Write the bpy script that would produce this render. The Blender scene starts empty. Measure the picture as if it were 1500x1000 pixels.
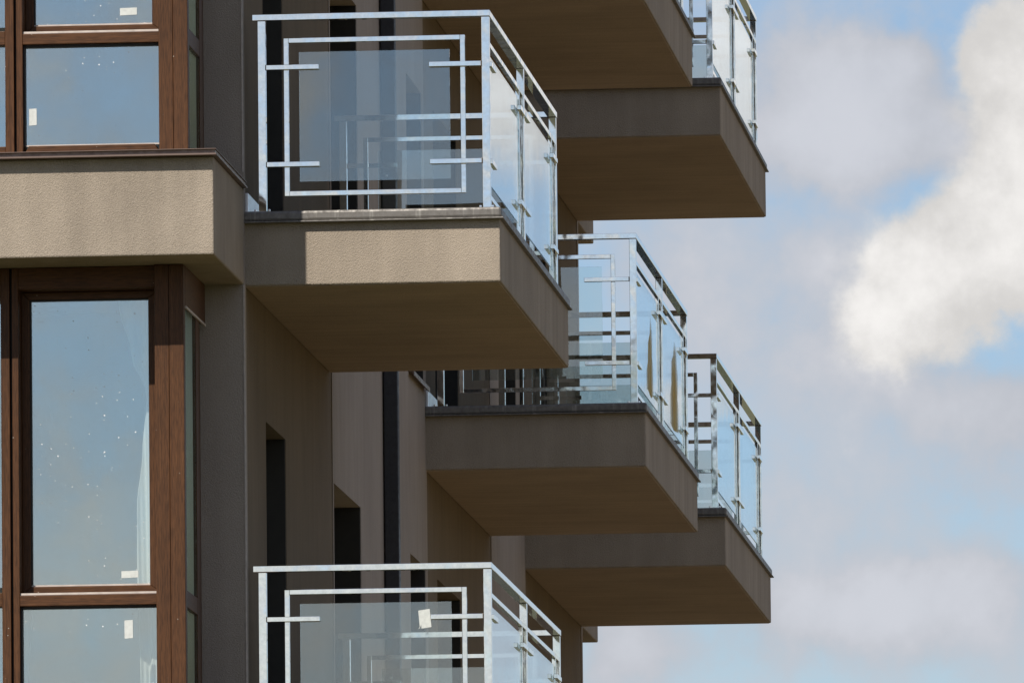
import bpy, bmesh, math, random
from mathutils import Vector, Matrix
random.seed(7)
sc = bpy.context.scene
col = sc.collection
R = math.radians

# ------------------------------------------------------------------ helpers
class MB:
    """collects boxes and prisms into one mesh"""
    def __init__(s): s.v = []; s.f = []; s.mi = {}
    def box(s, x0, x1, y0, y1, z0, z1):
        n = len(s.v)
        s.v += [(x0,y0,z0),(x1,y0,z0),(x1,y1,z0),(x0,y1,z0),(x0,y0,z1),(x1,y0,z1),(x1,y1,z1),(x0,y1,z1)]
        s.f += [tuple(n+i for i in q) for q in ((3,2,1,0),(4,5,6,7),(0,1,5,4),(1,2,6,5),(2,3,7,6),(3,0,4,7))]
        return s
    def bead(s, x0, x1, y0, y1, z0, z1):
        n = len(s.f); s.box(x0, x1, y0, y1, z0, z1)
        for i in range(n, len(s.f)): s.mi[i] = 1
        return s
    def prism(s, pts, axis, a, b):
        """pts: outline in the two other axes (cyclic), pushed from a to b along axis"""
        n = len(s.v); m = len(pts)
        def P(p, t):
            return {'x': (t,p[0],p[1]), 'y': (p[0],t,p[1]), 'z': (p[0],p[1],t)}[axis]
        s.v += [P(p,a) for p in pts] + [P(p,b) for p in pts]
        s.f += [tuple(n+i for i in range(m)), tuple(n+m+i for i in reversed(range(m)))]
        s.f += [(n+i, n+m+i, n+m+(i+1)%m, n+(i+1)%m) for i in range(m)]
        return s
    def build(s, name, mat, parent=None, bevel=0.0, loc=(0,0,0), seg=2):
        me = bpy.data.meshes.new(name)
        me.from_pydata(s.v, [], s.f)
        for i, k in s.mi.items(): me.polygons[i].material_index = k
        bm = bmesh.new(); bm.from_mesh(me)
        bmesh.ops.recalc_face_normals(bm, faces=bm.faces)
        bm.to_mesh(me); bm.free()
        o = bpy.data.objects.new(name, me); col.objects.link(o)
        if mat: me.materials.append(mat)
        if s.mi: me.materials.append(M['weld'])
        o.location = loc
        if parent: o.parent = parent
        if bevel:
            b = o.modifiers.new('soft_edges', 'BEVEL'); b.width = bevel; b.segments = seg; b.limit_method = 'ANGLE'
        return o

def tag(o, label=None, cat=None, group=None, kind=None):
    if label: o['label'] = label
    if cat: o['category'] = cat
    if group: o['group'] = group
    if kind: o['kind'] = kind
    return o
def empty(name, loc=(0,0,0)):
    o = bpy.data.objects.new(name, None); col.objects.link(o); o.location = loc; o.empty_display_size = .2
    return o
def kids(o): return [c for c in bpy.data.objects if c.parent == o]
def copy_tree(o, parent=None):
    c = o.copy(); col.objects.link(c)
    if parent: c.parent = parent
    for ch in kids(o): copy_tree(ch, c)
    return c

# ------------------------------------------------------------------ materials
def newmat(name):
    m = bpy.data.materials.new(name); m.use_nodes = True
    nt = m.node_tree; nt.nodes.clear()
    out = nt.nodes.new('ShaderNodeOutputMaterial')
    return m, nt, out
def N(nt, t, **kw):
    n = nt.nodes.new(t)
    for k, v in kw.items():
        if k in n.inputs: n.inputs[k].default_value = v
        else: setattr(n, k, v)
    return n
def ramp(nt, fac, stops):
    r = nt.nodes.new('ShaderNodeValToRGB')
    e = r.color_ramp.elements
    while len(e) < len(stops): e.new(.5)
    for i, (p, c) in enumerate(stops):
        e[i].position = p; e[i].color = (*c, 1) if len(c) == 3 else c
    nt.links.new(fac, r.inputs[0]); return r

def stucco(name, base, amp=.0016, scale=95, dirt=.12, stretch=(5, 5, .7)):
    m, nt, out = newmat(name); L = nt.links.new
    tc = N(nt, 'ShaderNodeTexCoord'); p = N(nt, 'ShaderNodeBsdfPrincipled', Roughness=.93)
    p.inputs['Specular IOR Level'].default_value = .2
    n1 = N(nt, 'ShaderNodeTexNoise', Scale=1.3, Detail=6.0, Roughness=.6)
    mp = N(nt, 'ShaderNodeMapping'); mp.inputs['Scale'].default_value = stretch
    n2 = N(nt, 'ShaderNodeTexNoise', Scale=1.6, Detail=4.0)
    v = N(nt, 'ShaderNodeTexVoronoi', Scale=scale, feature='SMOOTH_F1'); v.inputs['Smoothness'].default_value = .6
    n3 = N(nt, 'ShaderNodeTexNoise', Scale=scale*1.1, Detail=3.0, Roughness=.65, Distortion=.6)
    n5 = N(nt, 'ShaderNodeTexNoise', Scale=scale*.9, Detail=2.0)
    for a in (n1, v, n3, n5): L(tc.outputs['Object'], a.inputs['Vector'])
    L(tc.outputs['Object'], mp.inputs['Vector']); L(mp.outputs[0], n2.inputs['Vector'])
    lo = tuple(b*(1-dirt) for b in base); hi = tuple(b*(1+dirt) for b in base)
    r1 = ramp(nt, n1.outputs['Fac'], [(.3, lo), (.7, hi)])
    r2 = ramp(nt, n2.outputs['Fac'], [(.3, (1-dirt*1.2,)*3), (.62, (1,1,1))])
    r3 = ramp(nt, n5.outputs['Fac'], [(.34, (.88,.88,.88)), (.6, (1.03,1.03,1.03))])
    mx = N(nt, 'ShaderNodeMix', data_type='RGBA', blend_type='MULTIPLY'); mx.inputs[0].default_value = 1
    mx2 = N(nt, 'ShaderNodeMix', data_type='RGBA', blend_type='MULTIPLY'); mx2.inputs[0].default_value = 1
    L(r1.outputs[0], mx.inputs[6]); L(r2.outputs[0], mx.inputs[7])
    L(mx.outputs[2], mx2.inputs[6]); L(r3.outputs[0], mx2.inputs[7]); L(mx2.outputs[2], p.inputs['Base Color'])
    ad = N(nt, 'ShaderNodeMath', operation='ADD'); L(v.outputs['Distance'], ad.inputs[0]); L(n3.outputs['Fac'], ad.inputs[1])
    b = N(nt, 'ShaderNodeBump', Strength=1.0, Distance=amp*4); L(ad.outputs[0], b.inputs['Height'])
    L(b.outputs[0], p.inputs['Normal']); L(p.outputs[0], out.inputs[0])
    return m

def wood(name, axis):
    """brown wood-effect window profile; the grain runs along axis"""
    m, nt, out = newmat(name); L = nt.links.new
    tc = N(nt, 'ShaderNodeTexCoord'); p = N(nt, 'ShaderNodeBsdfPrincipled', Roughness=.5); p.inputs['Specular IOR Level'].default_value = .22
    mp = N(nt, 'ShaderNodeMapping'); s = [105, 105, 105]; s['xyz'.index(axis)] = 1.6
    mp.inputs['Scale'].default_value = s
    n = N(nt, 'ShaderNodeTexNoise', Scale=1.0, Detail=5.0, Roughness=.6, Distortion=.5)
    mp2 = N(nt, 'ShaderNodeMapping'); s2 = [260, 260, 260]; s2['xyz'.index(axis)] = 16
    mp2.inputs['Scale'].default_value = s2
    n2 = N(nt, 'ShaderNodeTexNoise', Scale=1.0, Detail=2.0)
    n3 = N(nt, 'ShaderNodeTexNoise', Scale=1.4, Detail=3.0)
    L(tc.outputs['Object'], mp.inputs[0]); L(mp.outputs[0], n.inputs['Vector'])
    L(tc.outputs['Object'], mp2.inputs[0]); L(mp2.outputs[0], n2.inputs['Vector']); L(tc.outputs['Object'], n3.inputs['Vector'])
    r = ramp(nt, n.outputs['Fac'], [(.25, (.062,.026,.010)), (.5, (.090,.037,.0138)), (.75, (.120,.052,.020))])
    r2 = ramp(nt, n2.outputs['Fac'], [(.38, (.6,.6,.6)), (.55, (1,1,1))])
    r3 = ramp(nt, n3.outputs['Fac'], [(.3, (.85,.85,.85)), (.7, (1.1,1.1,1.1))])
    mx = N(nt, 'ShaderNodeMix', data_type='RGBA', blend_type='MULTIPLY'); mx.inputs[0].default_value = 1
    mx2 = N(nt, 'ShaderNodeMix', data_type='RGBA', blend_type='MULTIPLY'); mx2.inputs[0].default_value = 1
    L(r.outputs[0], mx.inputs[6]); L(r2.outputs[0], mx.inputs[7]); L(mx.outputs[2], mx2.inputs[6]); L(r3.outputs[0], mx2.inputs[7])
    # a few pale plaster splashes
    ns = N(nt, 'ShaderNodeTexVoronoi', Scale=26.0); L(tc.outputs['Object'], ns.inputs['Vector'])
    rs = ramp(nt, ns.outputs['Distance'], [(.045, (1,1,1)), (.06, (0,0,0))])
    nm = N(nt, 'ShaderNodeTexNoise', Scale=5.0); L(tc.outputs['Object'], nm.inputs['Vector'])
    rm = ramp(nt, nm.outputs['Fac'], [(.54, (0,0,0)), (.56, (1,1,1))])
    mul = N(nt, 'ShaderNodeMath', operation='MULTIPLY'); L(rs.outputs[0], mul.inputs[0]); L(rm.outputs[0], mul.inputs[1])
    mx3 = N(nt, 'ShaderNodeMix', data_type='RGBA'); L(mul.outputs[0], mx3.inputs[0]); L(mx2.outputs[2], mx3.inputs[6]); mx3.inputs[7].default_value = (.55,.5,.44,1)
    L(mx3.outputs[2], p.inputs['Base Color'])
    b = N(nt, 'ShaderNodeBump', Strength=.25, Distance=.002); L(n.outputs['Fac'], b.inputs['Height']); L(b.outputs[0], p.inputs['Normal'])
    L(p.outputs[0], out.inputs[0]); return m

def metal(name, base, rough, wave=.004, wscale=9, metallic=1.0, dirt=.15, runs=False):
    m, nt, out = newmat(name); L = nt.links.new
    tc = N(nt, 'ShaderNodeTexCoord'); p = N(nt, 'ShaderNodeBsdfPrincipled', Roughness=rough, Metallic=metallic)
    n = N(nt, 'ShaderNodeTexNoise', Scale=wscale, Detail=2.0); n2 = N(nt, 'ShaderNodeTexNoise', Scale=38.0, Detail=5.0, Roughness=.65)
    L(tc.outputs['Object'], n.inputs['Vector']); L(tc.outputs['Object'], n2.inputs['Vector'])
    r = ramp(nt, n2.outputs['Fac'], [(.3, tuple(c*(1-dirt) for c in base)), (.65, base)])
    if runs:
        mp = N(nt, 'ShaderNodeMapping'); mp.inputs['Scale'].default_value = (26, 26, 2.0); L(tc.outputs['Object'], mp.inputs[0])
        n4 = N(nt, 'ShaderNodeTexNoise', Scale=1.0, Detail=3.0); L(mp.outputs[0], n4.inputs['Vector'])
        r4 = ramp(nt, n4.outputs['Fac'], [(.60, (0,0,0)), (.70, (.55,.55,.55))])
        mx = N(nt, 'ShaderNodeMix', data_type='RGBA'); L(r4.outputs[0], mx.inputs[0]); L(r.outputs[0], mx.inputs[6]); mx.inputs[7].default_value = (.42,.40,.36,1)
        L(mx.outputs[2], p.inputs['Base Color'])
    else: L(r.outputs[0], p.inputs['Base Color'])
    rr = ramp(nt, n2.outputs['Fac'], [(.35, (rough*1.6,)*3), (.7, (rough*.8,)*3)]); L(rr.outputs[0], p.inputs['Roughness'])
    b = N(nt, 'ShaderNodeBump', Strength=.5, Distance=wave); L(n.outputs['Fac'], b.inputs['Height']); L(b.outputs[0], p.inputs['Normal'])
    L(p.outputs[0], out.inputs[0]); return m

def plain(name, base, rough=.6, noise=.15, scale=20, spec=.4):
    m, nt, out = newmat(name); L = nt.links.new
    tc = N(nt, 'ShaderNodeTexCoord'); p = N(nt, 'ShaderNodeBsdfPrincipled', Roughness=rough)
    p.inputs['Specular IOR Level'].default_value = spec
    n = N(nt, 'ShaderNodeTexNoise', Scale=scale, Detail=5.0); L(tc.outputs['Object'], n.inputs['Vector'])
    r = ramp(nt, n.outputs['Fac'], [(.3, tuple(c*(1-noise) for c in base)), (.7, tuple(c*(1+noise) for c in base))])
    L(r.outputs[0], p.inputs['Base Color']); L(p.outputs[0], out.inputs[0]); return m

def glass(name, base_refl, tint, refl_tint=(1,1,1), wave=.0, specks=False, rough=0.0, graze=1.0):
    """a thin pane: clear with a tint, mirror by angle (coated panes mirror more)"""
    m, nt, out = newmat(name); L = nt.links.new
    tc = N(nt, 'ShaderNodeTexCoord')
    tr = N(nt, 'ShaderNodeBsdfTransparent', Color=(*tint,1)); gl = N(nt, 'ShaderNodeBsdfGlossy', Roughness=rough, Color=(*refl_tint,1))
    # mirror share by angle (Schlick), the same for both faces of the pane
    ge = N(nt, 'ShaderNodeNewGeometry'); dt = N(nt, 'ShaderNodeVectorMath', operation='DOT_PRODUCT'); L(ge.outputs['Normal'], dt.inputs[0]); L(ge.outputs['Incoming'], dt.inputs[1])
    def mm(op, a, b):
        n = N(nt, 'ShaderNodeMath', operation=op)
        for q, x in enumerate((a, b)):
            if x is None: continue
            if isinstance(x, (int, float)): n.inputs[q].default_value = x
            else: L(x, n.inputs[q])
        return n.outputs[0]
    sch = mm('POWER', mm('SUBTRACT', 1.0, mm('ABSOLUTE', dt.outputs['Value'], None)), 5.0)
    mr = N(nt, 'ShaderNodeMapRange'); mr.inputs['To Min'].default_value = base_refl; mr.inputs['To Max'].default_value = graze
    L(sch, mr.inputs[0])
    if wave:
        n = N(nt, 'ShaderNodeTexNoise', Scale=2.2, Detail=1.0); L(tc.outputs['Object'], n.inputs['Vector'])
        b = N(nt, 'ShaderNodeBump', Strength=.3, Distance=wave); L(n.outputs['Fac'], b.inputs['Height']); L(b.outputs[0], gl.inputs['Normal'])
    mx = N(nt, 'ShaderNodeMixShader'); L(mr.outputs[0], mx.inputs[0]); L(tr.outputs[0], mx.inputs[1]); L(gl.outputs[0], mx.inputs[2])
    last = mx
    if specks:
        df = N(nt, 'ShaderNodeBsdfDiffuse', Color=(.88,.88,.86,1))
        def spots(scale, lo, hi, ms, thr):
            v = N(nt, 'ShaderNodeTexVoronoi', Scale=scale, voronoi_dimensions='2D'); sp = N(nt, 'ShaderNodeSeparateXYZ'); cb = N(nt, 'ShaderNodeCombineXYZ')
            L(tc.outputs['Object'], sp.inputs[0]); L(sp.outputs[0], cb.inputs[0]); L(sp.outputs[2], cb.inputs[1]); L(cb.outputs[0], v.inputs['Vector'])
            sz = N(nt, 'ShaderNodeSeparateColor'); L(v.outputs['Color'], sz.inputs[0])
            rad = N(nt, 'ShaderNodeMapRange'); L(sz.outputs[0], rad.inputs[0]); rad.inputs['From Min'].default_value = thr
            rad.inputs['To Min'].default_value = 0; rad.inputs['To Max'].default_value = hi
            lt = N(nt, 'ShaderNodeMath', operation='LESS_THAN'); L(v.outputs['Distance'], lt.inputs[0]); L(rad.outputs[0], lt.inputs[1])
            return lt
        a = spots(13, 0, .052, 0, .5); b2 = spots(26, 0, .070, 0, .66)
        ad = N(nt, 'ShaderNodeMath', operation='MAXIMUM'); L(a.outputs[0], ad.inputs[0]); L(b2.outputs[0], ad.inputs[1])
        n = N(nt, 'ShaderNodeTexNoise', Scale=2.6, Detail=1.0); L(tc.outputs['Object'], n.inputs['Vector'])
        rm = ramp(nt, n.outputs['Fac'], [(.38, (0,0,0)), (.56, (.62,.62,.62))])
        ml = N(nt, 'ShaderNodeMath', operation='MULTIPLY'); L(ad.outputs[0], ml.inputs[0]); L(rm.outputs[0], ml.inputs[1])
        m2 = N(nt, 'ShaderNodeMixShader'); L(ml.outputs[0], m2.inputs[0]); L(mx.outputs[0], m2.inputs[1]); L(df.outputs[0], m2.inputs[2]); last = m2
    L(last.outputs[0], out.inputs[0]); return m

def cloth(name, base, through=.3):
    m, nt, out = newmat(name); L = nt.links.new
    d = N(nt, 'ShaderNodeBsdfDiffuse', Color=(*base,1)); t = N(nt, 'ShaderNodeBsdfTranslucent', Color=(*base,1))
    mx = N(nt, 'ShaderNodeMixShader', ); mx.inputs[0].default_value = through
    L(d.outputs[0], mx.inputs[1]); L(t.outputs[0], mx.inputs[2]); L(mx.outputs[0], out.inputs[0]); return m

def reflection_mat():  # golden reflection painted as a soft-edged patch colour
    m, nt, out = newmat('painted_reflection'); L = nt.links.new
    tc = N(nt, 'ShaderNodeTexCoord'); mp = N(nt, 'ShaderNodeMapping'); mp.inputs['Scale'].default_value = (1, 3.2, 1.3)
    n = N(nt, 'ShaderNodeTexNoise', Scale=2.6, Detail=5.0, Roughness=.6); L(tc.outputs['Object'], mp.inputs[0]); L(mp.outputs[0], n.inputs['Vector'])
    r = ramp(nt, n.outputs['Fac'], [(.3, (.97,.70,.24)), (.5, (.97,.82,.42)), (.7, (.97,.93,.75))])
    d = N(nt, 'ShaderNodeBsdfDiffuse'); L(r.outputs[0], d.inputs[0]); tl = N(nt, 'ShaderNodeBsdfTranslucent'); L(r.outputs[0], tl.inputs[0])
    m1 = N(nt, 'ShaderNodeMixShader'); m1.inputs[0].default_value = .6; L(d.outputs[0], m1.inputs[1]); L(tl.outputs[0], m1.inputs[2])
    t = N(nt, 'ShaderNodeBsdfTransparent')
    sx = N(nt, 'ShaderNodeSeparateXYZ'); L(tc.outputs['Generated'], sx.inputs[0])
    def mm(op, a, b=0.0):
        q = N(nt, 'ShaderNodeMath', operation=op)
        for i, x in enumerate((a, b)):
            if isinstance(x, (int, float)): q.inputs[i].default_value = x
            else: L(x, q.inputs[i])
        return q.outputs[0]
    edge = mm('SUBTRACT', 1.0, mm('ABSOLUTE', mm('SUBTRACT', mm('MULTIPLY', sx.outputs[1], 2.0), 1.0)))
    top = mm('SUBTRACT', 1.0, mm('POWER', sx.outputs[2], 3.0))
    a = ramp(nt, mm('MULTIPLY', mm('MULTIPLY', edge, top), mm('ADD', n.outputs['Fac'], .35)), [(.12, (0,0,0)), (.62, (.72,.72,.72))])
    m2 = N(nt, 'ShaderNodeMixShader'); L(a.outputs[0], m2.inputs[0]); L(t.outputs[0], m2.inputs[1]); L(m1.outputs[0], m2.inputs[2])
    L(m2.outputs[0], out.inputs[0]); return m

M = dict(
    render=stucco('grey_beige_render', (.37,.31,.245), amp=.00065, scale=185, dirt=.12),
    wall=stucco('grey_wall_render', (.37,.315,.27), amp=.0005, scale=170, dirt=.08),
    dark_wall=stucco('brown_wall_render', (.205,.158,.108), amp=.0005, scale=170, dirt=.09),
    soffit=stucco('soffit_render', (.50,.40,.32), amp=.0006, scale=170, dirt=.12, stretch=(.5, 7, 1)),
    wood_v=wood('wood_effect_upright', 'z'), wood_h=wood('wood_effect_across', 'x'), wood_d=wood('wood_effect_depth', 'y'),
    steel=metal('polished_steel', (.90,.89,.86), .045, wave=.005, wscale=5, dirt=.16),
    weld=metal('weld_bead', (.30,.24,.18), .35, wave=.004, wscale=120),
    coping=metal('anthracite_sheet', (.19,.175,.16), .42, wave=.003, wscale=6, metallic=.3, dirt=.35, runs=True),
    brown_sheet=metal('brown_sheet', (.20,.14,.115), .35, wave=.002, wscale=5, metallic=.4, dirt=.2),
    pipe=metal('dark_blue_grey_pipe', (.028,.028,.034), .4, wave=.001, metallic=.0, dirt=.2),
    plate=metal('bright_plate', (.85,.86,.9), .3, wave=.001),
    rail_glass=glass('railing_glass', .14, (.88,.92,.91), (.93,.97,1.0), wave=.001),
    pane=glass('window_glass', .28, (.95,.97,.96), (.88,.97,1.0), wave=.001, specks=True),
    side_pane=glass('side_window_glass', .05, (.93,.96,.93), (.85,.95,.92), wave=.001, graze=.22),
    edge=plain('pale_gasket', (.52,.45,.40), .5),
    black=plain('black_gasket', (.012,.010,.009), .6),
    lining=plain('dark_lining', (.016,.013,.011), .5),
    paper=plain('white_paper', (.58,.60,.57), .7, .10, 60),
    glass_reflection=reflection_mat(),
    curtain=cloth('pale_curtain', (.90,.93,.89), .2), sheer=cloth('sheer_curtain', (.90,.92,.86), .55),
    room=plain('bare_plaster_room', (.5,.49,.46), .9, .1, 3),
)

# ------------------------------------------------------------------ world: sky with cloud
w = bpy.data.worlds.new('World'); sc.world = w; w.use_nodes = True
SUN = Vector((-.445, -1, 1.05)).normalized()           # towards the sun
el = math.asin(SUN.z); az = math.atan2(SUN.x, SUN.y)
nt = w.node_tree; nt.nodes.clear(); L = nt.links.new
wo = N(nt, 'ShaderNodeOutputWorld'); bg = N(nt, 'ShaderNodeBackground'); L(bg.outputs[0], wo.inputs[0])
sky = N(nt, 'ShaderNodeTexSky', sky_type='NISHITA', sun_disc=False, sun_elevation=el, sun_rotation=az)
sky.air_density = 1.0; sky.dust_density = .45; sky.ozone_density = 1.6
STR = .10
bg.inputs['Strength'].default_value = STR
tc = N(nt, 'ShaderNodeTexCoord')
def vmath(op, a=None, b=None):
    n = N(nt, 'ShaderNodeVectorMath', operation=op)
    for i, x in enumerate((a, b)):
        if x is None: continue
        if isinstance(x, (tuple, Vector)): n.inputs[i].default_value = tuple(x)
        else: L(x, n.inputs[i])
    return n
def math_(op, a, b=None, c=None, clamp=False):
    n = N(nt, 'ShaderNodeMath', operation=op, use_clamp=clamp)
    for i, x in enumerate((a, b, c)):
        if x is None: continue
        if isinstance(x, (int, float)): n.inputs[i].default_value = x
        else: L(x, n.inputs[i])
    return n.outputs[0]
D = tc.outputs['Generated']                               # direction looked along
def noise(scale, detail=5.0, rough=.55, off=(0,0,0), dist=0.0):
    a = vmath('ADD', D, off)
    n = N(nt, 'ShaderNodeTexNoise', Scale=scale, Detail=detail, Roughness=rough, Distortion=dist); L(a.outputs[0], n.inputs['Vector'])
    return n
def az_el(px, py):
    return (-.0826 + (px-750)/17390/.9946 + (py-500)*.0103/17390, .1036 - (py-500)/17390 - (px-750)*.0103/17390*-1)
def direction(a, e): return Vector((math.sin(a)*math.cos(e), math.cos(a)*math.cos(e), math.sin(e)))
# direction warped by noise so that the cloud heaps have ragged edges
wn = noise(95, 6.0, .58); wn2 = noise(30, 3.0, .5, (3,1,2))
c1 = vmath('SUBTRACT', wn.outputs['Color'], (.5,.5,.5)); c2 = vmath('SUBTRACT', wn2.outputs['Color'], (.5,.5,.5))
s1 = vmath('SCALE', c1.outputs[0]); s1.inputs['Scale'].default_value = .0090
s2 = vmath('SCALE', c2.outputs[0]); s2.inputs['Scale'].default_value = .009
DW = vmath('ADD', vmath('ADD', D, s1.outputs[0]).outputs[0], s2.outputs[0]).outputs[0]
def heap(px, py, rx, ry):
    a, e = az_el(px, py); d = direction(a, e)
    rt = Vector((math.cos(a), -math.sin(a), 0)); up = rt.cross(d)
    df = vmath('SUBTRACT', DW, d)
    u = N(nt, 'ShaderNodeVectorMath', operation='DOT_PRODUCT'); L(df.outputs[0], u.inputs[0]); u.inputs[1].default_value = rt*(17390/rx)
    v = N(nt, 'ShaderNodeVectorMath', operation='DOT_PRODUCT'); L(df.outputs[0], v.inputs[0]); v.inputs[1].default_value = up*(17390/ry)
    f = N(nt, 'ShaderNodeVectorMath', operation='DOT_PRODUCT'); L(df.outputs[0], f.inputs[0]); f.inputs[1].default_value = d*20
    r2 = math_('ADD', math_('ADD', math_('POWER', math_('ABSOLUTE', u.outputs['Value']), 2), math_('POWER', math_('ABSOLUTE', v.outputs['Value']), 2)), math_('POWER', math_('ABSOLUTE', f.outputs['Value']), 2))
    return math_('POWER', 2.718, math_('MULTIPLY', r2, -1))
def total(parts):
    t = parts[0]
    for p in parts[1:]: t = math_('ADD', t, p)
    return t
def smooth(x, lo, hi):
    n = N(nt, 'ShaderNodeMapRange', interpolation_type='SMOOTHSTEP'); L(x, n.inputs[0])
    n.inputs['From Min'].default_value = lo; n.inputs['From Max'].default_value = hi; return n.outputs[0]
white = total([heap(*h) for h in ((1450,90,60,75), (1490,200,85,95), (1470,300,95,85), (1400,375,105,75), (1440,430,85,65),
                                  (1345,430,75,70), (1320,500,85,60), (1530,90,80,110), (1560,330,120,120), (1620,150,120,200),
                                  (3600,110,300,170), (3300,60,260,210), (3330,640,200,70), (3480,150,120,60))])
grey = total([math_('MULTIPLY', heap(*h), k) for h, k in (((1350,90,80,60), .45), ((1390,210,50,60), .4), ((1470,620,120,60), .4), ((1240,85,150,70), .7), ((1290,150,120,90), .55), ((1200,215,130,85), .95), ((1330,240,110,70), .55), ((1215,400,65,50), .5),
                                  ((1200,530,150,60), .45), ((1180,740,120,60), .35), ((1420,600,170,70), .5), ((1230,890,170,60), .9), ((1400,870,190,60), .8), ((930,950,100,60), 1.0),
                                  ((1450,700,140,90), .4), ((1000,420,130,70), .4), ((1060,470,70,60), .35), ((1350,960,180,50), .35), ((1300,480,110,90), .4))])
fine = noise(120, 7.0, .6, (1,5,2)); mid = noise(42, 5.0, .55, (4,4,9), .4)
def centred(n, k): return math_('MULTIPLY', math_('SUBTRACT', n.outputs['Fac'], .5), k)
wm = smooth(math_('ADD', math_('ADD', white, centred(fine, 1.25)), centred(mid, 1.1)), .30, 1.12)
gm = math_('MULTIPLY', smooth(math_('ADD', math_('ADD', grey, centred(fine, .9)), centred(mid, 1.0)), .02, .85), .95)
# the rest of the sky: broken cloud, shaped into a low bright band for the reflections
bn = noise(3.2, 7.0, .55, (7,2,4), .3); bn2 = noise(24, 6.0, .58, (2,8,1), .3)
gen = smooth(math_('ADD', math_('ADD', bn.outputs['Fac'], math_('ADD', centred(mid, .35), centred(fine, .35))), math_('MULTIPLY', math_('SUBTRACT', bn2.outputs['Fac'], .5), .6)), .30, .63)
away = N(nt, 'ShaderNodeVectorMath', operation='DOT_PRODUCT'); L(D, away.inputs[0]); away.inputs[1].default_value = direction(*az_el(1250, 450))
outside = smooth(away.outputs['Value'], .9990, .990)
sep = N(nt, 'ShaderNodeSeparateXYZ'); L(D, sep.inputs[0])
low = math_('MULTIPLY', math_('ADD', math_('MULTIPLY', smooth(sep.outputs['Z'], .21, .14), .93), .07), math_('MULTIPLY', smooth(sep.outputs['Z'], .035, .085), smooth(sep.outputs['Y'], .25, -.35)))
gen = math_('MULTIPLY', math_('MULTIPLY', gen, outside), low)
veil = math_('MULTIPLY', smooth(math_('ADD', mid.outputs['Fac'], centred(fine, .7)), .3, .72), .60)
def mixc(f, a, b):
    n = N(nt, 'ShaderNodeMix', data_type='RGBA')
    if isinstance(f, (int, float)): n.inputs[0].default_value = f
    else: L(f, n.inputs[0])
    for i, x in ((6, a), (7, b)):
        if isinstance(x, tuple): n.inputs[i].default_value = (*x, 1)
        else: L(x, n.inputs[i])
    return n.outputs[2]
k = 1/STR
BLUE = N(nt, 'ShaderNodeMix', data_type='RGBA', blend_type='MULTIPLY'); BLUE.inputs[0].default_value = 1
L(sky.outputs[0], BLUE.inputs[6]); BLUE.inputs[7].default_value = (.79,.86,1.0,1)
GREY = tuple(x*k for x in (.56,.575,.625)); WHITE = tuple(x*k for x in (.87,.85,.83)); GEN = tuple(x*k for x in (.92,.88,.80))
shade = smooth(math_('ADD', math_('MULTIPLY', white, .30), math_('ADD', centred(fine, 1.6), centred(mid, 1.8))), .0, .95)
WH = mixc(shade, tuple(x*.76 for x in WHITE), tuple(x*1.08 for x in WHITE))
c = mixc(veil, BLUE.outputs[2], GREY)
GR = mixc(smooth(math_('ADD', math_('MULTIPLY', grey, .5), math_('ADD', centred(fine, .8), centred(mid, 1.3))), .05, .85), tuple(x*.9 for x in GREY), tuple(x*1.13 for x in GREY))
c = mixc(gm, c, GR); c = mixc(gen, c, GEN); c = mixc(wm, c, WH)
L(c, bg.inputs['Color'])

sun = bpy.data.lights.new('sun', 'SUN'); sun.energy = 5.0; sun.angle = R(.5); sun.color = (1, .94, .85)
so = bpy.data.objects.new('sun', sun); col.objects.link(so); so.rotation_euler = SUN.to_track_quat('Z', 'Y').to_euler(); so.location = (-20,-60,60)

# ------------------------------------------------------------------ ground
gm_, gnt, gout = newmat('meadow_ground')
gtc = N(gnt, 'ShaderNodeTexCoord'); gn = N(gnt, 'ShaderNodeTexNoise', Scale=.15, Detail=8.0); gnt.links.new(gtc.outputs['Object'], gn.inputs['Vector'])
gr = ramp(gnt, gn.outputs['Fac'], [(.35, (.075,.085,.032)), (.65, (.12,.10,.05))])
gp = N(gnt, 'ShaderNodeBsdfPrincipled', Roughness=.95); gnt.links.new(gr.outputs[0], gp.inputs['Base Color']); gnt.links.new(gp.outputs[0], gout.inputs[0])
g = MB(); g.v = [(-4000,-4000,0),(4000,-4000,0),(4000,4000,0),(-4000,4000,0)]; g.f = [(0,1,2,3)]
go = g.build('ground', gm_, loc=(0,0,-8.6)); tag(go, kind='structure')

ym_, ynt, yout = newmat('sandy_bounce_yard')
ytc = N(ynt, 'ShaderNodeTexCoord'); yn = N(ynt, 'ShaderNodeTexNoise', Scale=.6, Detail=9.0, Roughness=.65); ynt.links.new(ytc.outputs['Object'], yn.inputs['Vector'])
yr = ramp(ynt, yn.outputs['Fac'], [(.35, (.27,.20,.115)), (.65, (.21,.16,.09))])
yp = N(ynt, 'ShaderNodeBsdfPrincipled', Roughness=.95); ynt.links.new(yr.outputs[0], yp.inputs['Base Color']); ynt.links.new(yp.outputs[0], yout.inputs[0])
g = MB(); g.v = [(-12,1,0),(26,1,0),(26,40,0),(-12,40,0)]; g.f = [(0,1,2,3)]  # unseen yard added to throw warm light up onto the soffits
yo = g.build('bounce_yard', ym_, loc=(0,0,-8.592)); tag(yo, kind='structure')

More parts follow.
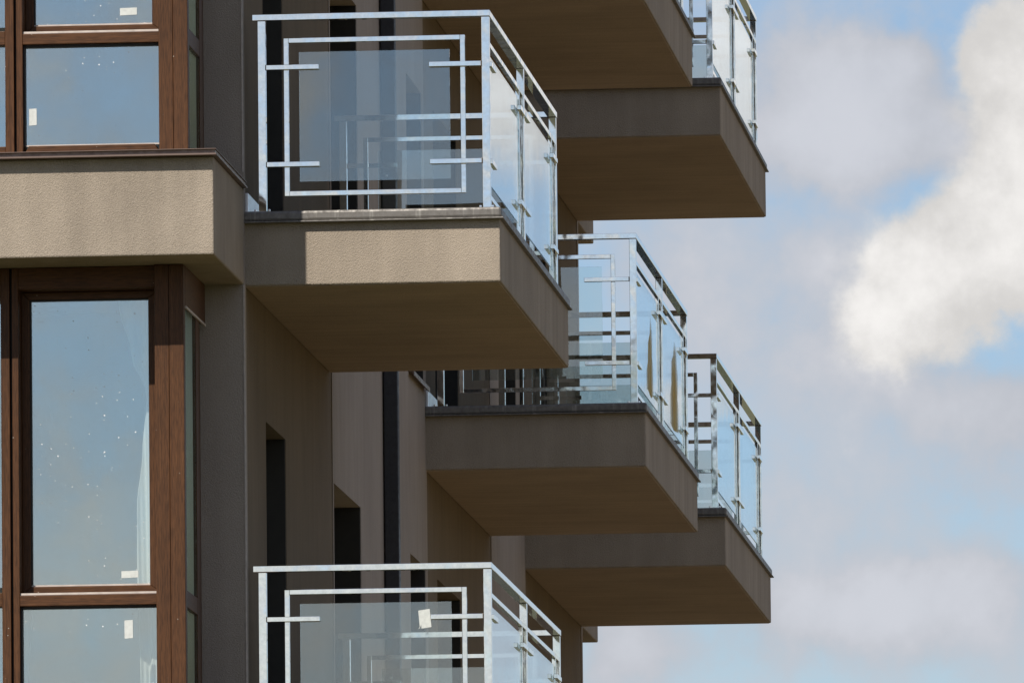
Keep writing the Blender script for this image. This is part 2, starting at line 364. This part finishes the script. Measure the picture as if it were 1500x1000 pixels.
fm_, fnt, fout = newmat('straw_bounce_field')
ftc = N(fnt, 'ShaderNodeTexCoord'); fn = N(fnt, 'ShaderNodeTexNoise', Scale=.08, Detail=9.0); fnt.links.new(ftc.outputs['Object'], fn.inputs['Vector'])
fr_ = ramp(fnt, fn.outputs['Fac'], [(.35, (.33,.235,.125)), (.65, (.26,.20,.10))])
fp = N(fnt, 'ShaderNodeBsdfPrincipled', Roughness=.95); fnt.links.new(fr_.outputs[0], fp.inputs['Base Color']); fnt.links.new(fp.outputs[0], fout.inputs[0])
g = MB(); g.v = [(26.5,0,0),(500,-10,0),(600,500,0),(26.5,300,0)]; g.f = [(0,1,2,3)]  # unseen field added to bounce warm light onto the slab fascias
fo = g.build('bounce_field', fm_, loc=(0,0,-8.59)); tag(fo, kind='structure')

# ------------------------------------------------------------------ the building
H = 2.8
Y2, Y3, YE = 10.113, 17.195, 21.966
building = tag(empty('apartment_building', (0,0,-8.6)), 'grey brown rendered apartment block with brown framed bay windows and slot openings', 'building')
def bpart(mb, name, mat, bevel=0, parent=None):
    o = mb.build(name, mat, parent or building, bevel)
    if parent is None: o.location = (0,0,8.6)
    return o
FLOORS = (-2, -1, 0, 1, 2)
ZB, ZT = -8.55, 8.8
def slots(y_list):
    """openings (y0, y1, bottom, top) on every floor"""
    r = []
    for (y0, y1, lo, hi) in y_list:
        for kf in FLOORS: r.append((y0, y1, kf*H+lo, kf*H+hi))
    return r
def wall_with_holes(y0, y1, z0, z1, x_front, x_back, holes):
    ys = sorted({y0, y1, *[h[0] for h in holes], *[h[1] for h in holes]}); zs = sorted({z0, z1, *[h[2] for h in holes], *[h[3] for h in holes]})
    mb = MB(); idx = {}
    def V(x, i, j):
        kk = (x, i, j)
        if kk not in idx: idx[kk] = len(mb.v); mb.v.append((x, ys[i], zs[j]))
        return idx[kk]
    def solid(i, j):
        if not (0 <= i < len(ys)-1 and 0 <= j < len(zs)-1): return False
        ym, zm = (ys[i]+ys[i+1])/2, (zs[j]+zs[j+1])/2
        return not any(h[0] < ym < h[1] and h[2] < zm < h[3] for h in holes)
    for i in range(len(ys)-1):
        for j in range(len(zs)-1):
            if not solid(i, j): continue
            mb.f.append((V(x_front,i,j), V(x_front,i+1,j), V(x_front,i+1,j+1), V(x_front,i,j+1)))
            mb.f.append((V(x_back,i,j), V(x_back,i,j+1), V(x_back,i+1,j+1), V(x_back,i+1,j)))
            for (di, dj, a, b) in ((-1,0,(i,j),(i,j+1)), (1,0,(i+1,j),(i+1,j+1)), (0,-1,(i,j),(i+1,j)), (0,1,(i,j+1),(i+1,j+1))):
                if not solid(i+di, j+dj):
                    mb.f.append((V(x_front,*a), V(x_front,*b), V(x_back,*b), V(x_back,*a)))
    return mb
XB = -.26
OPEN = {'a': [(1.07,2.06,.37,2.21)], 'b': [(4.55,6.06,.47,2.21), (9.05,10.02,.473,2.21)], 'c': [(10.85,12.42,.37,2.21)],
        'd': [(15.6,16.6,.47,2.21)], 'e': [(18.2,19.2,.37,2.21)]}
secs = [('a', 0, 4.50, 'dark_wall', -.006), ('b', 4.50, 10.16, 'wall', 0), ('c', 10.16, 14.62, 'dark_wall', -.006), ('d', 14.62, 17.20, 'wall', 0), ('e', 17.20, YE, 'dark_wall', -.006)]
for (kk, a, b, mt, xf) in secs:
    hs = slots(OPEN[kk])
    if kk == 'a':
        # first the narrow strip that keeps the corner flush, then the panel
        bpart(wall_with_holes(0.0, .10, ZB, ZT, 0, XB, []), 'wall', M['wall'])
        bpart(wall_with_holes(.10, b, ZB, ZT, xf, XB, hs), 'wall', M[mt])
    elif kk == 'e':
        bpart(wall_with_holes(a, YE-.1, ZB, ZT, xf, XB, hs), 'wall', M[mt]); bpart(wall_with_holes(YE-.1, YE, ZB, ZT, 0, XB, []), 'wall', M['wall'])
    else:
        bpart(wall_with_holes(a, b, ZB, ZT, xf, XB, hs), 'wall', M[mt])
    # dark lining, frame and glass in each opening
    for (y0, y1, z0, z1) in hs:
        mb = MB(); t = .012
        xo = xf-.05
        mb.box(XB-.02, xo, y0+.001, y0+t, z0+.001, z1-.001); mb.box(XB-.02, xf-.004, y1-t, y1-.001, z0+.001, z1-.001)
        mb.box(XB-.02, XB+.04, y0+t, y0+t+.07, z0+.001, z1-t-.07); mb.box(XB-.02, XB+.04, y1-t-.07, y1-t, z0+.001, z1-t-.07)
        mb.box(XB-.02, XB+.04, y0+t, y1-t, z1-t-.07, z1-.003); mb.box(XB-.02, XB+.04, y0+t+.07, y1-t-.07, z0+.001, z0+.07)
        wd = bpart(mb, 'window', M['lining'])
        MB().box(XB, XB+.012, y0+t+.07, y1-t-.07, z0+.07, z1-t-.07).build('pane', M['side_pane'], wd)
        if kk in 'bd':
            MB().prism([(xo-.02, z0+.006), (xf+.035, z0-.004), (xf+.035, z0-.03), (xf+.028, z0-.03), (xf+.028, z0-.008), (xo-.02, z0+.001)], 'y', y0-.02, y1+.02).build('sill', M['brown_sheet'], wd)
# end wall behind the bay and solid core
bpart(MB().box(-6, -.36, 2.2, YE-.02, ZB, ZT-.01), 'core', M['room'])
bpart(MB().box(-6.2, -6.0, -1.0, 2.2, ZB, ZT-.01), 'party_wall', M['room'])
# skirting plate ends at the balconies are built with the balconies
for kf in FLOORS:
    z = kf*H
    bpart(MB().box(-6.2, 0, -1.39, -.003, z, z+.486), 'floor_band', M['render'], .008)
    bpart(MB().box(-5.99, XB-.001, 0, 2.19, z+.10, z+.40), 'floor_slab', M['room'])
    fl = MB()
    # brown sheet over the band: drip, face, slope; front then side (mitred at the corner)
    fl.v = []; fl.f = []
    prof = [(.0,.4865),(.066,.4865),(.066,.4945),(.040,.496),(.040,.5155),(.058,.5155),(.058,.5185),(-.42,.56),(-.42,.487)]
    def flash(o):  # offset o outwards from the front (y) or side (x) face
        return o
    n0 = len(prof)
    for (px_, pz) in prof: fl.v.append((-6.2, -1.39-px_, z+pz))
    for (px_, pz) in prof: fl.v.append((min(.0+px_*.35, .02) if px_ > -.4 else -.02, -1.39-px_, z+pz))
    fl.f = [tuple(range(n0))[::-1], tuple(range(n0, 2*n0))] + [(i, (i+1) % n0, n0+(i+1) % n0, n0+i) for i in range(n0)]
    bpart(fl, 'sill_flashing', M['brown_sheet'])
    s2_ = MB(); prof2 = [(.0,.4865),(.022,.4865),(.022,.4945),(.012,.496),(.012,.5155),(.019,.5155),(.019,.5185),(-.17,.545),(-.17,.487)]
    n1 = len(prof2)
    for (px_, pz) in prof2: s2_.v.append((px_, -1.39-px_*2.6+.004, z+pz))
    for (px_, pz) in prof2: s2_.v.append((px_, -.002, z+pz))
    s2_.f = [tuple(range(n1)), tuple(range(n1, 2*n1))[::-1]] + [(i, n1+i, n1+(i+1) % n1, (i+1) % n1) for i in range(n1)]
    bpart(s2_, 'sill_flashing', M['brown_sheet'])
    bpart(MB().box(-.004, .003, -.0034, .004, z-2.23, z-.004), 'corner_bead', M['edge'])
    # far bay band beyond the last balcony
    bpart(MB().box(-6.2, 0, YE+.003, YE+1.39, z, z+.486), 'floor_band', M['render'], .008)
bpart(MB().box(-6.2, -.19, YE, YE+1.0, ZB, ZT-.02), 'far_bay', M['wall'])
bpart(MB().box(-6.3, .05, -.05, YE+.05, ZT, ZT+.3), 'roof', M['coping'])

# ---- brown framed bay windows, one storey each (z = 0 is the underside of the band above)
def bay_window(z, sx):
    F0, F1 = -.955, -.885; PW0, PW1 = -1.0, -.19
    h0, h1 = -2.8+.50, -.002
    X = lambda x: x+sx
    Z = lambda q: q
    fr = MB()                                      # outer frames, uprights
    fr.box(X(-1.059), X(-1.027), F0, -.80, h0, h1)
    fr.box(X(-1.115), X(-1.071), F0, -.80, h0, h1)
    bw = fr.build('bay_window', M['wood_v'], building, .003); bw.location = (0,0,8.6+z)
    def sub(mb, name, mat, bevel=.003, par=bw): return mb.build(name, mat, par, bevel)
    sub(MB().box(X(-.342), X(-.2705), PW0+.001, -.93, h0, h1), 'corner_post', M['wood_v'], .003)
    sub(MB().box(X(-.2695), X(-.196), PW0, -.93, h0, h1), 'corner_post', M['wood_v'], .004)
    sub(MB().box(X(-.342)+.008, X(-.196)-.05, -.929, -.80, h0, h1), 'inner_post', M['wood_v'])
    sub(MB().box(X(-1.071)+.001, X(-1.059)-.001, -.92, -.80, h0, h1), 'joint', M['black'], 0)
    sub(MB().box(X(-1.027), X(-.342), F0+.002, -.80, -.110, h1), 'head', M['wood_h'])
    # sash, 12 cm behind the frame face
    SL, SR, ST, SB = -1.027, -.335, -.112, -1.617
    g0, g1, gt, gb = -.986, -.392, -.148, -1.578
    sub(MB().prism([(X(SL),SB),(X(g0),gb),(X(g0),gt),(X(SL),ST)], 'y', -.83, -.765), 'sash', M['wood_v'])
    sub(MB().prism([(X(SR),SB),(X(SR),ST),(X(g1),gt),(X(g1),gb)], 'y', -.83, -.765), 'sash', M['wood_v'])
    sub(MB().prism([(X(SL),ST),(X(g0),gt),(X(g1),gt),(X(SR),ST)], 'y', -.83, -.765), 'sash', M['wood_h'])
    sub(MB().prism([(X(SL),SB),(X(SR),SB),(X(g1),gb),(X(g0),gb)], 'y', -.83, -.765), 'sash', M['wood_h'])
    sub(MB().box(X(g0), X(g1), -.806, -.80, gb, gt), 'pane', M['pane'], 0)
    bd = MB(); bd.box(X(g0)+.001, X(g1)-.001, -.815, -.807, gb+.0005, gb+.0085)
    sub(bd, 'glazing_bead', M['edge'], 0)  # pale colour stands in for the sunlit lower edge of the pane
    gk = MB(); gk.box(X(g0)+.0005, X(g0)+.007, -.822, -.807, gb+.009, gt-.0005); gk.box(X(g0)+.0075, X(g1)-.001, -.822, -.807, gt-.008, gt-.0005)
    sub(gk, 'gasket', M['black'], 0)
    sub(MB().box(X(-1.026), X(-.343), -.94, -.93, SB-.012, SB-.002), 'glazing_bead', M['edge'], 0)  # pale strip painted as the sunlit edge of the gap under the sash
    # transom and fixed pane
    sub(MB().box(X(-1.027), X(-.342), F0+.002, -.80, -1.685, -1.631), 'transom', M['wood_h'])
    q0, q1, qt, qb = -1.026, -.343, -1.688, -2.193
    sub(MB().box(X(q0), X(q1), -.906, -.90, qb, qt), 'pane', M['pane'], 0)
    sub(MB().box(X(q0)+.006, X(q1), -.92, -.907, qb+.0005, qb+.008), 'glazing_bead', M['edge'], 0)  # sunlit lower edge of the fixed pane, put in as a pale strip
    gk = MB(); gk.box(X(q0)+.0005, X(q0)+.008, -.93, -.907, qb, qt); gk.box(X(q0)+.009, X(q1)-.001, -.93, -.907, qt-.009, qt-.001)
    sub(gk, 'gasket', M['black'], 0)
    sub(MB().prism([(X(-1.027),qb-.05),(X(-.342),qb-.05),(X(-.342)-.028,qb),(X(-1.027)+.028,qb)], 'y', F0+.004, -.80), 'bottom_rail', M['wood_h'])
    sub(MB().box(X(-1.10), X(-.2), F0+.012, -.81, h0-.01, qb-.05), 'base_rail', M['wood_h'])
    # the neighbouring window, mostly outside the picture
    sub(MB().box(-6.0, X(-1.112), -.806, -.80, gb, gt), 'pane', M['pane'], 0)
    sub(MB().box(-6.0, X(-1.112), -.906, -.90, qb, qt), 'pane', M['pane'], 0)
    sub(MB().box(-6.0, X(-1.115), F0+.003, -.80, -1.685, -1.615), 'transom', M['wood_h'])
    sub(MB().box(-6.0, X(-1.115), F0+.003, -.80, -.148, h1), 'head', M['wood_h'])
    sub(MB().box(-6.0, X(-1.115), F0+.003, -.80, h0, qb), 'bottom_rail', M['wood_h'])
    # side of the bay
    xs = X(-.196)
    sub(MB().box(xs-.05, xs+.001, -.925, -.03, -.20, h1), 'side_head', M['wood_d'])
    sub(MB().box(xs-.003, xs+.006, -.925, -.03, -.214, -.203), 'drip_strip', M['edge'], 0)
    sub(MB().box(xs-.05, xs-.001, -.44, -.30, h0, -.216), 'side_post', M['wood_v'])
    sub(MB().box(xs-.05, xs-.03, -.299, -.005, h0, -.216), 'side_post', M['wood_v'])
    sub(MB().box(xs-.05, xs-.002, -.925, -.441, -1.70, -1.615), 'side_transom', M['wood_d'])
    sub(MB().box(xs-.05, xs-.002, -.925, -.441, h0, -2.24), 'side_transom', M['wood_d'])
    sub(MB().box(xs-.010, xs-.005, -.929, -.441, -1.613, -.217), 'pane', M['side_pane'], 0)
    sub(MB().box(xs-.010, xs-.005, -.929, -.441, -2.238, -1.702), 'pane', M['side_pane'], 0)
    return bw
b1 = bay_window(0, 0); b2 = bay_window(H, .030)
for kf in (-1, 2):                                       # storeys outside the frame still close the bay
    c_ = copy_tree(b1); c_.location.z = 8.6+kf*H
def sticker(par, x0, x1, z0, z1, y):
    mb = MB(); mb.v = [(x0,y,z0),(x1,y,z0+.003),(x1,y,z1),(x0,y,z1-.002),(x0,y-.0008,z0),(x1,y-.0008,z0+.003),(x1,y-.0008,z1),(x0,y-.0008,z1-.002)]
    mb.f = [(0,1,2,3),(7,6,5,4),(0,4,5,1),(1,5,6,2),(2,6,7,3),(3,7,4,0)]
    return mb.build('sticker', M['paper'], par)
sticker(b1, -.537, -.453, -1.541, -1.504, -.808); sticker(b1, -.512, -.470, -1.850, -1.757, -.908)
sticker(b2, -.525, -.440, 1.270-H, 1.309-H, -.808); sticker(b2, -.972, -.934, .714-H, .80-H, -.908)

# ---- pale curtain hung behind the lower window
def curtain(name, left, right, zt, y, label):
    """left/right: lists of (z, x) edges, cloth with soft folds"""
    rows, cols = 40, 24; mb = MB()
    def at(lst, z):
        lst = sorted(lst, reverse=True)
        for (za, xa), (zb, xb) in zip(lst, lst[1:]):
            if zb <= z <= za: t = (za-z)/(za-zb); t = t*t*(3-2*t); return xa+(xb-xa)*t
        return lst[0][1] if z > lst[0][0] else lst[-1][1]
    za, zb = zt
    for i in range(rows+1):
        z = za+(zb-za)*i/rows; xl, xr = at(left, z), at(right, z)
        for j in range(cols+1):
            t = j/cols; x = xl+(xr-xl)*t
            mb.v.append((x, y+.014*math.sin(x*95+z*1.3)+.006*math.sin(x*210+z*3), z))
    for i in range(rows):
        for j in range(cols):
            a = i*(cols+1)+j; mb.f.append((a, a+1, a+cols+2, a+cols+1))
    o = mb.build(name, M['curtain'])
    sm = o.modifiers.new('thickness', 'SOLIDIFY'); sm.thickness = .002
    for p in o.data.polygons: p.use_smooth = True
    return tag(o, label, 'curtain')
curtain('curtain', [(-.02,-.60),(-.16,-.555),(-.42,-.495),(-.611,-.421),(-.9,-.44),(-1.17,-.466),(-1.56,-.472),(-2.05,-.455),(-2.27,-.45)], [(-.02,-.372),(-2.27,-.372)], (-.02,-2.27), -.70, 'pale gathered curtain drawn to the right inside the lower bay window')
curtain('curtain', [(-.9,-1.05),(-2.27,-1.06)], [(-.9,-1.0),(-1.28,-.985),(-1.6,-.99),(-2.05,-1.02),(-2.27,-1.03)], (-.9,-2.27), -.71, 'narrow pale curtain edge at the left side inside the lower bay window')
# side curtain behind the side panes
def side_curtain(z, sx, label):
    rows, cols = 2, 90; mb = MB()
    for i in range(rows+1):
        zz = z-.03-2.22*i/rows
        for j in range(cols+1):
            y = -.80+.355*j/cols
            mb.v.append((-.224+sx+.006*math.sin(y*95)+.003*math.sin(y*217), y, zz))
    for i in range(rows):
        for j in range(cols):
            a = i*(cols+1)+j; mb.f.append((a, a+1, a+cols+2, a+cols+1))
    o = mb.build('curtain', M['sheer']); sm = o.modifiers.new('thickness', 'SOLIDIFY'); sm.thickness = .002
    for p in o.data.polygons: p.use_smooth = True
    return tag(o, label, 'curtain')
side_curtain(0, 0, 'pleated pale curtain behind the narrow side pane of the lower bay window')
side_curtain(H, .03, 'pleated pale curtain behind the narrow side pane of the upper bay window')

# ---- downpipe
dp = tag(empty('drainpipe', (.0, 7.45, -8.6)), 'dark square drainpipe running down the wall past the balconies', 'drainpipe')
MB().box(.006, .088, -.045, .045, 0.05, 17.3).build('pipe', M['pipe'], dp, .006)
for z in (7.15, 10.0, 4.4, 12.8):
    MB().box(-.02, .094, -.052, .052, z, z+.03).build('bracket', M['pipe'], dp, .003)
    mb = MB(); mb.box(.03, .045, -.060, -.052, z+.008, z+.022); mb.build('bolt', M['steel'], dp, .003)

# ------------------------------------------------------------------ balconies
ZF = .374
def bar(mb, *a): mb.box(*a)
def railing_panel(par, name, along, length, out, face, zr, posts, mirror=False):
    """steel railing in a plane. along: 'x' or 'y'; out: list of coordinate fn. Returns the railing mesh (handrail + posts)."""
def balcony(y, L, W, label, zoff=0):
    root = tag(empty('balcony', (0, y, zoff)), label, 'balcony', 'steel and glass railed balconies along the facade')
    MB().box(-.011, W, 0, L, 0, ZF-.053).build('slab', M['render'], root, .007)
    # rendered underside, its coat lightened in place of warm ground bounce
    MB().box(.0, W-.012, .012, L-.012, -.0035, .002).build('soffit', M['soffit'], root)
    o = .033
    cp = MB().box(-.010, W+.010, -o, L+o, ZF-.052, ZF).build('coping', M['coping'], root, .013)
    MB().box(-.009, W+.021, -o-.012, L+o+.012, ZF-.060, ZF-.0525).build('drip_edge', M['coping'], cp, .002)
    mb = MB(); mb.box(-.011, .012, .05, .70, ZF+.001, ZF+.103); mb.box(.012, .018, .30, .325, ZF+.02, ZF+.04); mb.box(.012, .018, .5, .525, ZF+.02, ZF+.04)
    mb.build('wall_plate', M['plate'], root, .002)
    t = .040; PX1 = 1.243-1.292+W; PX0 = PX1-t                    # outer corner posts
    zr = 1.383; zh = zr-.031
    def end_rail(yc, s):
        """yc: outer face of the posts; s = +1 when the balcony lies towards +y"""
        Yb = lambda a, b: (min(yc+s*a, yc+s*b), max(yc+s*a, yc+s*b))
        # handrail + two posts
        m = MB(); m.box(.040, PX1+.003, *Yb(-.005, .045), zh, zr)
        m.box(.066, .106, *Yb(0, t), ZF-.004, zh-.0005); m.box(PX0, PX1, *Yb(0, t), ZF-.004, zh-.0005)
        m.box(.045, .127, *Yb(-.02, t+.02), ZF-.002, ZF+.006); m.box(PX0-.02, PX1+.018, *Yb(-.02, t+.02), ZF-.002, ZF+.006)
        ya_, yb_ = Yb(-.0012, t+.001)
        m.bead(.0648, .1072, ya_, yb_, zh-.004, zh-.0002); m.bead(PX0-.0012, PX1+.0012, ya_, yb_, zh-.004, zh-.0002)
        r = m.build('end_railing', M['steel'], root, .0025)
        for px_ in (.05, .12, PX0-.012, PX1+.010):
            MB().box(px_-.006, px_+.006, *Yb(-.014, -.002), ZF+.005, ZF+.017).build('bolt', M['steel'], r, .003)
        a, b = Yb(.014, .036)
        f = MB(); x0, x1 = .196, PX1-.126; w_ = .025; z0, z1 = .458, 1.262
        f.box(x0, x0+w_, a, b, z0, z1); f.box(x1-w_, x1, a, b, z0, z1); f.box(x0+w_, x1-w_, a, b, z1-w_, z1); f.box(x0+w_, x1-w_, a, b, z0, z0+w_)
        f.build('inner_frame', M['steel'], r, .002)
        a, b = Yb(-.008, .0135)
        for zc in (1.112, .618):
            MB().box(.1065, .376, a, b, zc-.0125, zc+.0125).bead(.1062, .1105, a-.0012, b-.001, zc-.0137, zc+.0137).build('crossbar', M['steel'], r, .002)
            MB().box(PX1-.308, PX0-.0005, a, b, zc-.0125, zc+.0125).bead(PX0-.005, PX0-.0002, a-.0012, b-.001, zc-.0137, zc+.0137).build('crossbar', M['steel'], r, .002)
        a, b = Yb(.0155, .0235)
        MB().box(.275, PX1-.204, a, b, .531, 1.190).build('glass_panel', M['rail_glass'], r)
        return r
    e1 = end_rail(.047, 1); e2 = end_rail(L-.047, -1)
    # long railing
    ya, yb = .047+t, L-.047-t; ym = (ya+yb)/2
    m = MB(); m.box(PX1-.046, PX1+.003, .047+.0455, L-.047-.0455, zh, zr)
    m.box(PX0, PX1, ym-t/2, ym+t/2, ZF-.004, zh-.0005); m.box(PX0-.02, PX1+.018, ym-t/2-.02, ym+t/2+.02, ZF-.002, ZF+.006)
    r = m.build('front_railing', M['steel'], root, .0025)
    for (p, q) in ((ya, ym-t/2), (ym+t/2, yb)):
        f = MB(); w_ = .025; xa, xb = PX1-.036, PX1-.014; z0, z1 = .440, 1.245
        f.box(xa, xb, p+.0005, q-.0005, z1-w_, z1); f.box(xa, xb, p+.0005, q-.0005, z0, z0+w_)
        f.box(xa, xb, p+.10, p+.10+w_, z0+w_, z1-w_); f.box(xa, xb, q-.10-w_, q-.10, z0+w_, z1-w_)
        f.build('inner_frame', M['steel'], r, .002)
        MB().box(PX1-.0275, PX1-.0195, p+.172, q-.172, .518, 1.178).build('glass_panel', M['rail_glass'], r)
        for zc in (1.112, .618):
            MB().box(PX1-.0135, PX1+.008, p+.0005, p+.28, zc-.0125, zc+.0125).build('crossbar', M['steel'], r, .002)
            MB().box(PX1-.0135, PX1+.008, q-.28, q-.0005, zc-.0125, zc+.0125).build('crossbar', M['steel'], r, .002)
    return root, r, e1
B1, r1, e1 = balcony(.0727, 4.353, 1.292, 'sunlit balcony in the middle storey beside the bay window sill, showing its whole end railing')
B2, r2, _ = balcony(Y2, 4.4655, 1.298, 'shaded balcony in the middle of its row, with yellow reflections painted on its outer glass', -.0095)
B3, r3, _ = balcony(Y3, 4.7177, 1.302, 'farthest balcony of the lower row, its end partly hidden behind the one before it')
A = copy_tree(B2); A.location.z += H; A['label'] = 'balcony cut off by the top of the picture, only its slab and brown underside seen'
C = copy_tree(B3); C.location.z += H; C['label'] = 'topmost far balcony against the sky, with whitish reflecting side glass'
B0 = copy_tree(B1); B0.location = (-.018, .0727, -H+.004); B0.scale = (1, 1.03, 1); B0['label'] = 'lowest balcony, cut off by the picture bottom, with a torn paper scrap on its glass'
D_ = copy_tree(B1); D_.location.z += H; D_['label'] = 'balcony one storey above the sunlit one beside the bay window'
def scrap(par, pts, y0, y1, axis, mat, name):
    o = MB().prism(pts, axis, y0, y1).build(name, mat, par); return o
# paper scrap on the lowest balcony's end glass (local to the railing: same space as the balcony)
e0 = [c for c in kids(B0) if c.name.startswith('end_railing')][0]
scrap(e0, [(.871,1.052),(.879,1.064),(.872,1.146),(.93,1.154),(.938,1.062),(.888,1.055),(.886,1.075),(.88,1.058)], .0605, .0615, 'y', M['paper'], 'paper_scrap')
# yellow reflections on the shaded balcony's side glass, painted on thin patches
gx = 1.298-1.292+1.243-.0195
scrap(r2, [(1.0,.56),(1.05,.66),(1.22,.74),(1.25,.86),(1.40,.93),(1.43,1.04),(1.56,1.07),(1.60,.93),(1.55,.80),(1.72,.70),(1.66,.58),(1.45,.545),(1.2,.57)], gx+.0005, gx+.0015, 'x', M['glass_reflection'], 'painted_reflection')
scrap(r2, [(3.0,.56),(3.08,.72),(3.22,.80),(3.24,.95),(3.42,1.0),(3.50,1.12),(3.66,1.14),(3.70,.98),(3.80,.90),(3.74,.76),(3.92,.66),(3.84,.56),(3.4,.535)], gx+.0005, gx+.0015, 'x', M['glass_reflection'], 'painted_reflection')

# ------------------------------------------------------------------ camera
cam = bpy.data.cameras.new('camera'); co = bpy.data.objects.new('camera', cam); col.objects.link(co)
r = Vector((0.9964501, 0.0835589, -0.0102503)); u = Vector((0.0188054, -0.1022497, 0.9945810)); f = Vector((-0.0820580, 0.9912431, 0.1034581))
mw = Matrix((( r.x, u.x, -f.x, 6.24919915), (r.y, u.y, -f.y, -59.15228462), (r.z, u.z, -f.z, -6.48812514), (0,0,0,1)))
co.matrix_world = mw
cam.sensor_width = 36; cam.lens = 17389.9/1500*36; cam.clip_start = 1; cam.clip_end = 9000
sc.camera = co
sc.view_settings.view_transform = 'Standard'; sc.view_settings.look = 'None'; sc.view_settings.gamma = 1; sc.view_settings.exposure = 0
sc.render.film_transparent = False
sc.cycles.max_bounces = 10; sc.cycles.transparent_max_bounces = 24; sc.cycles.glossy_bounces = 6
sc.cycles.caustics_reflective = False
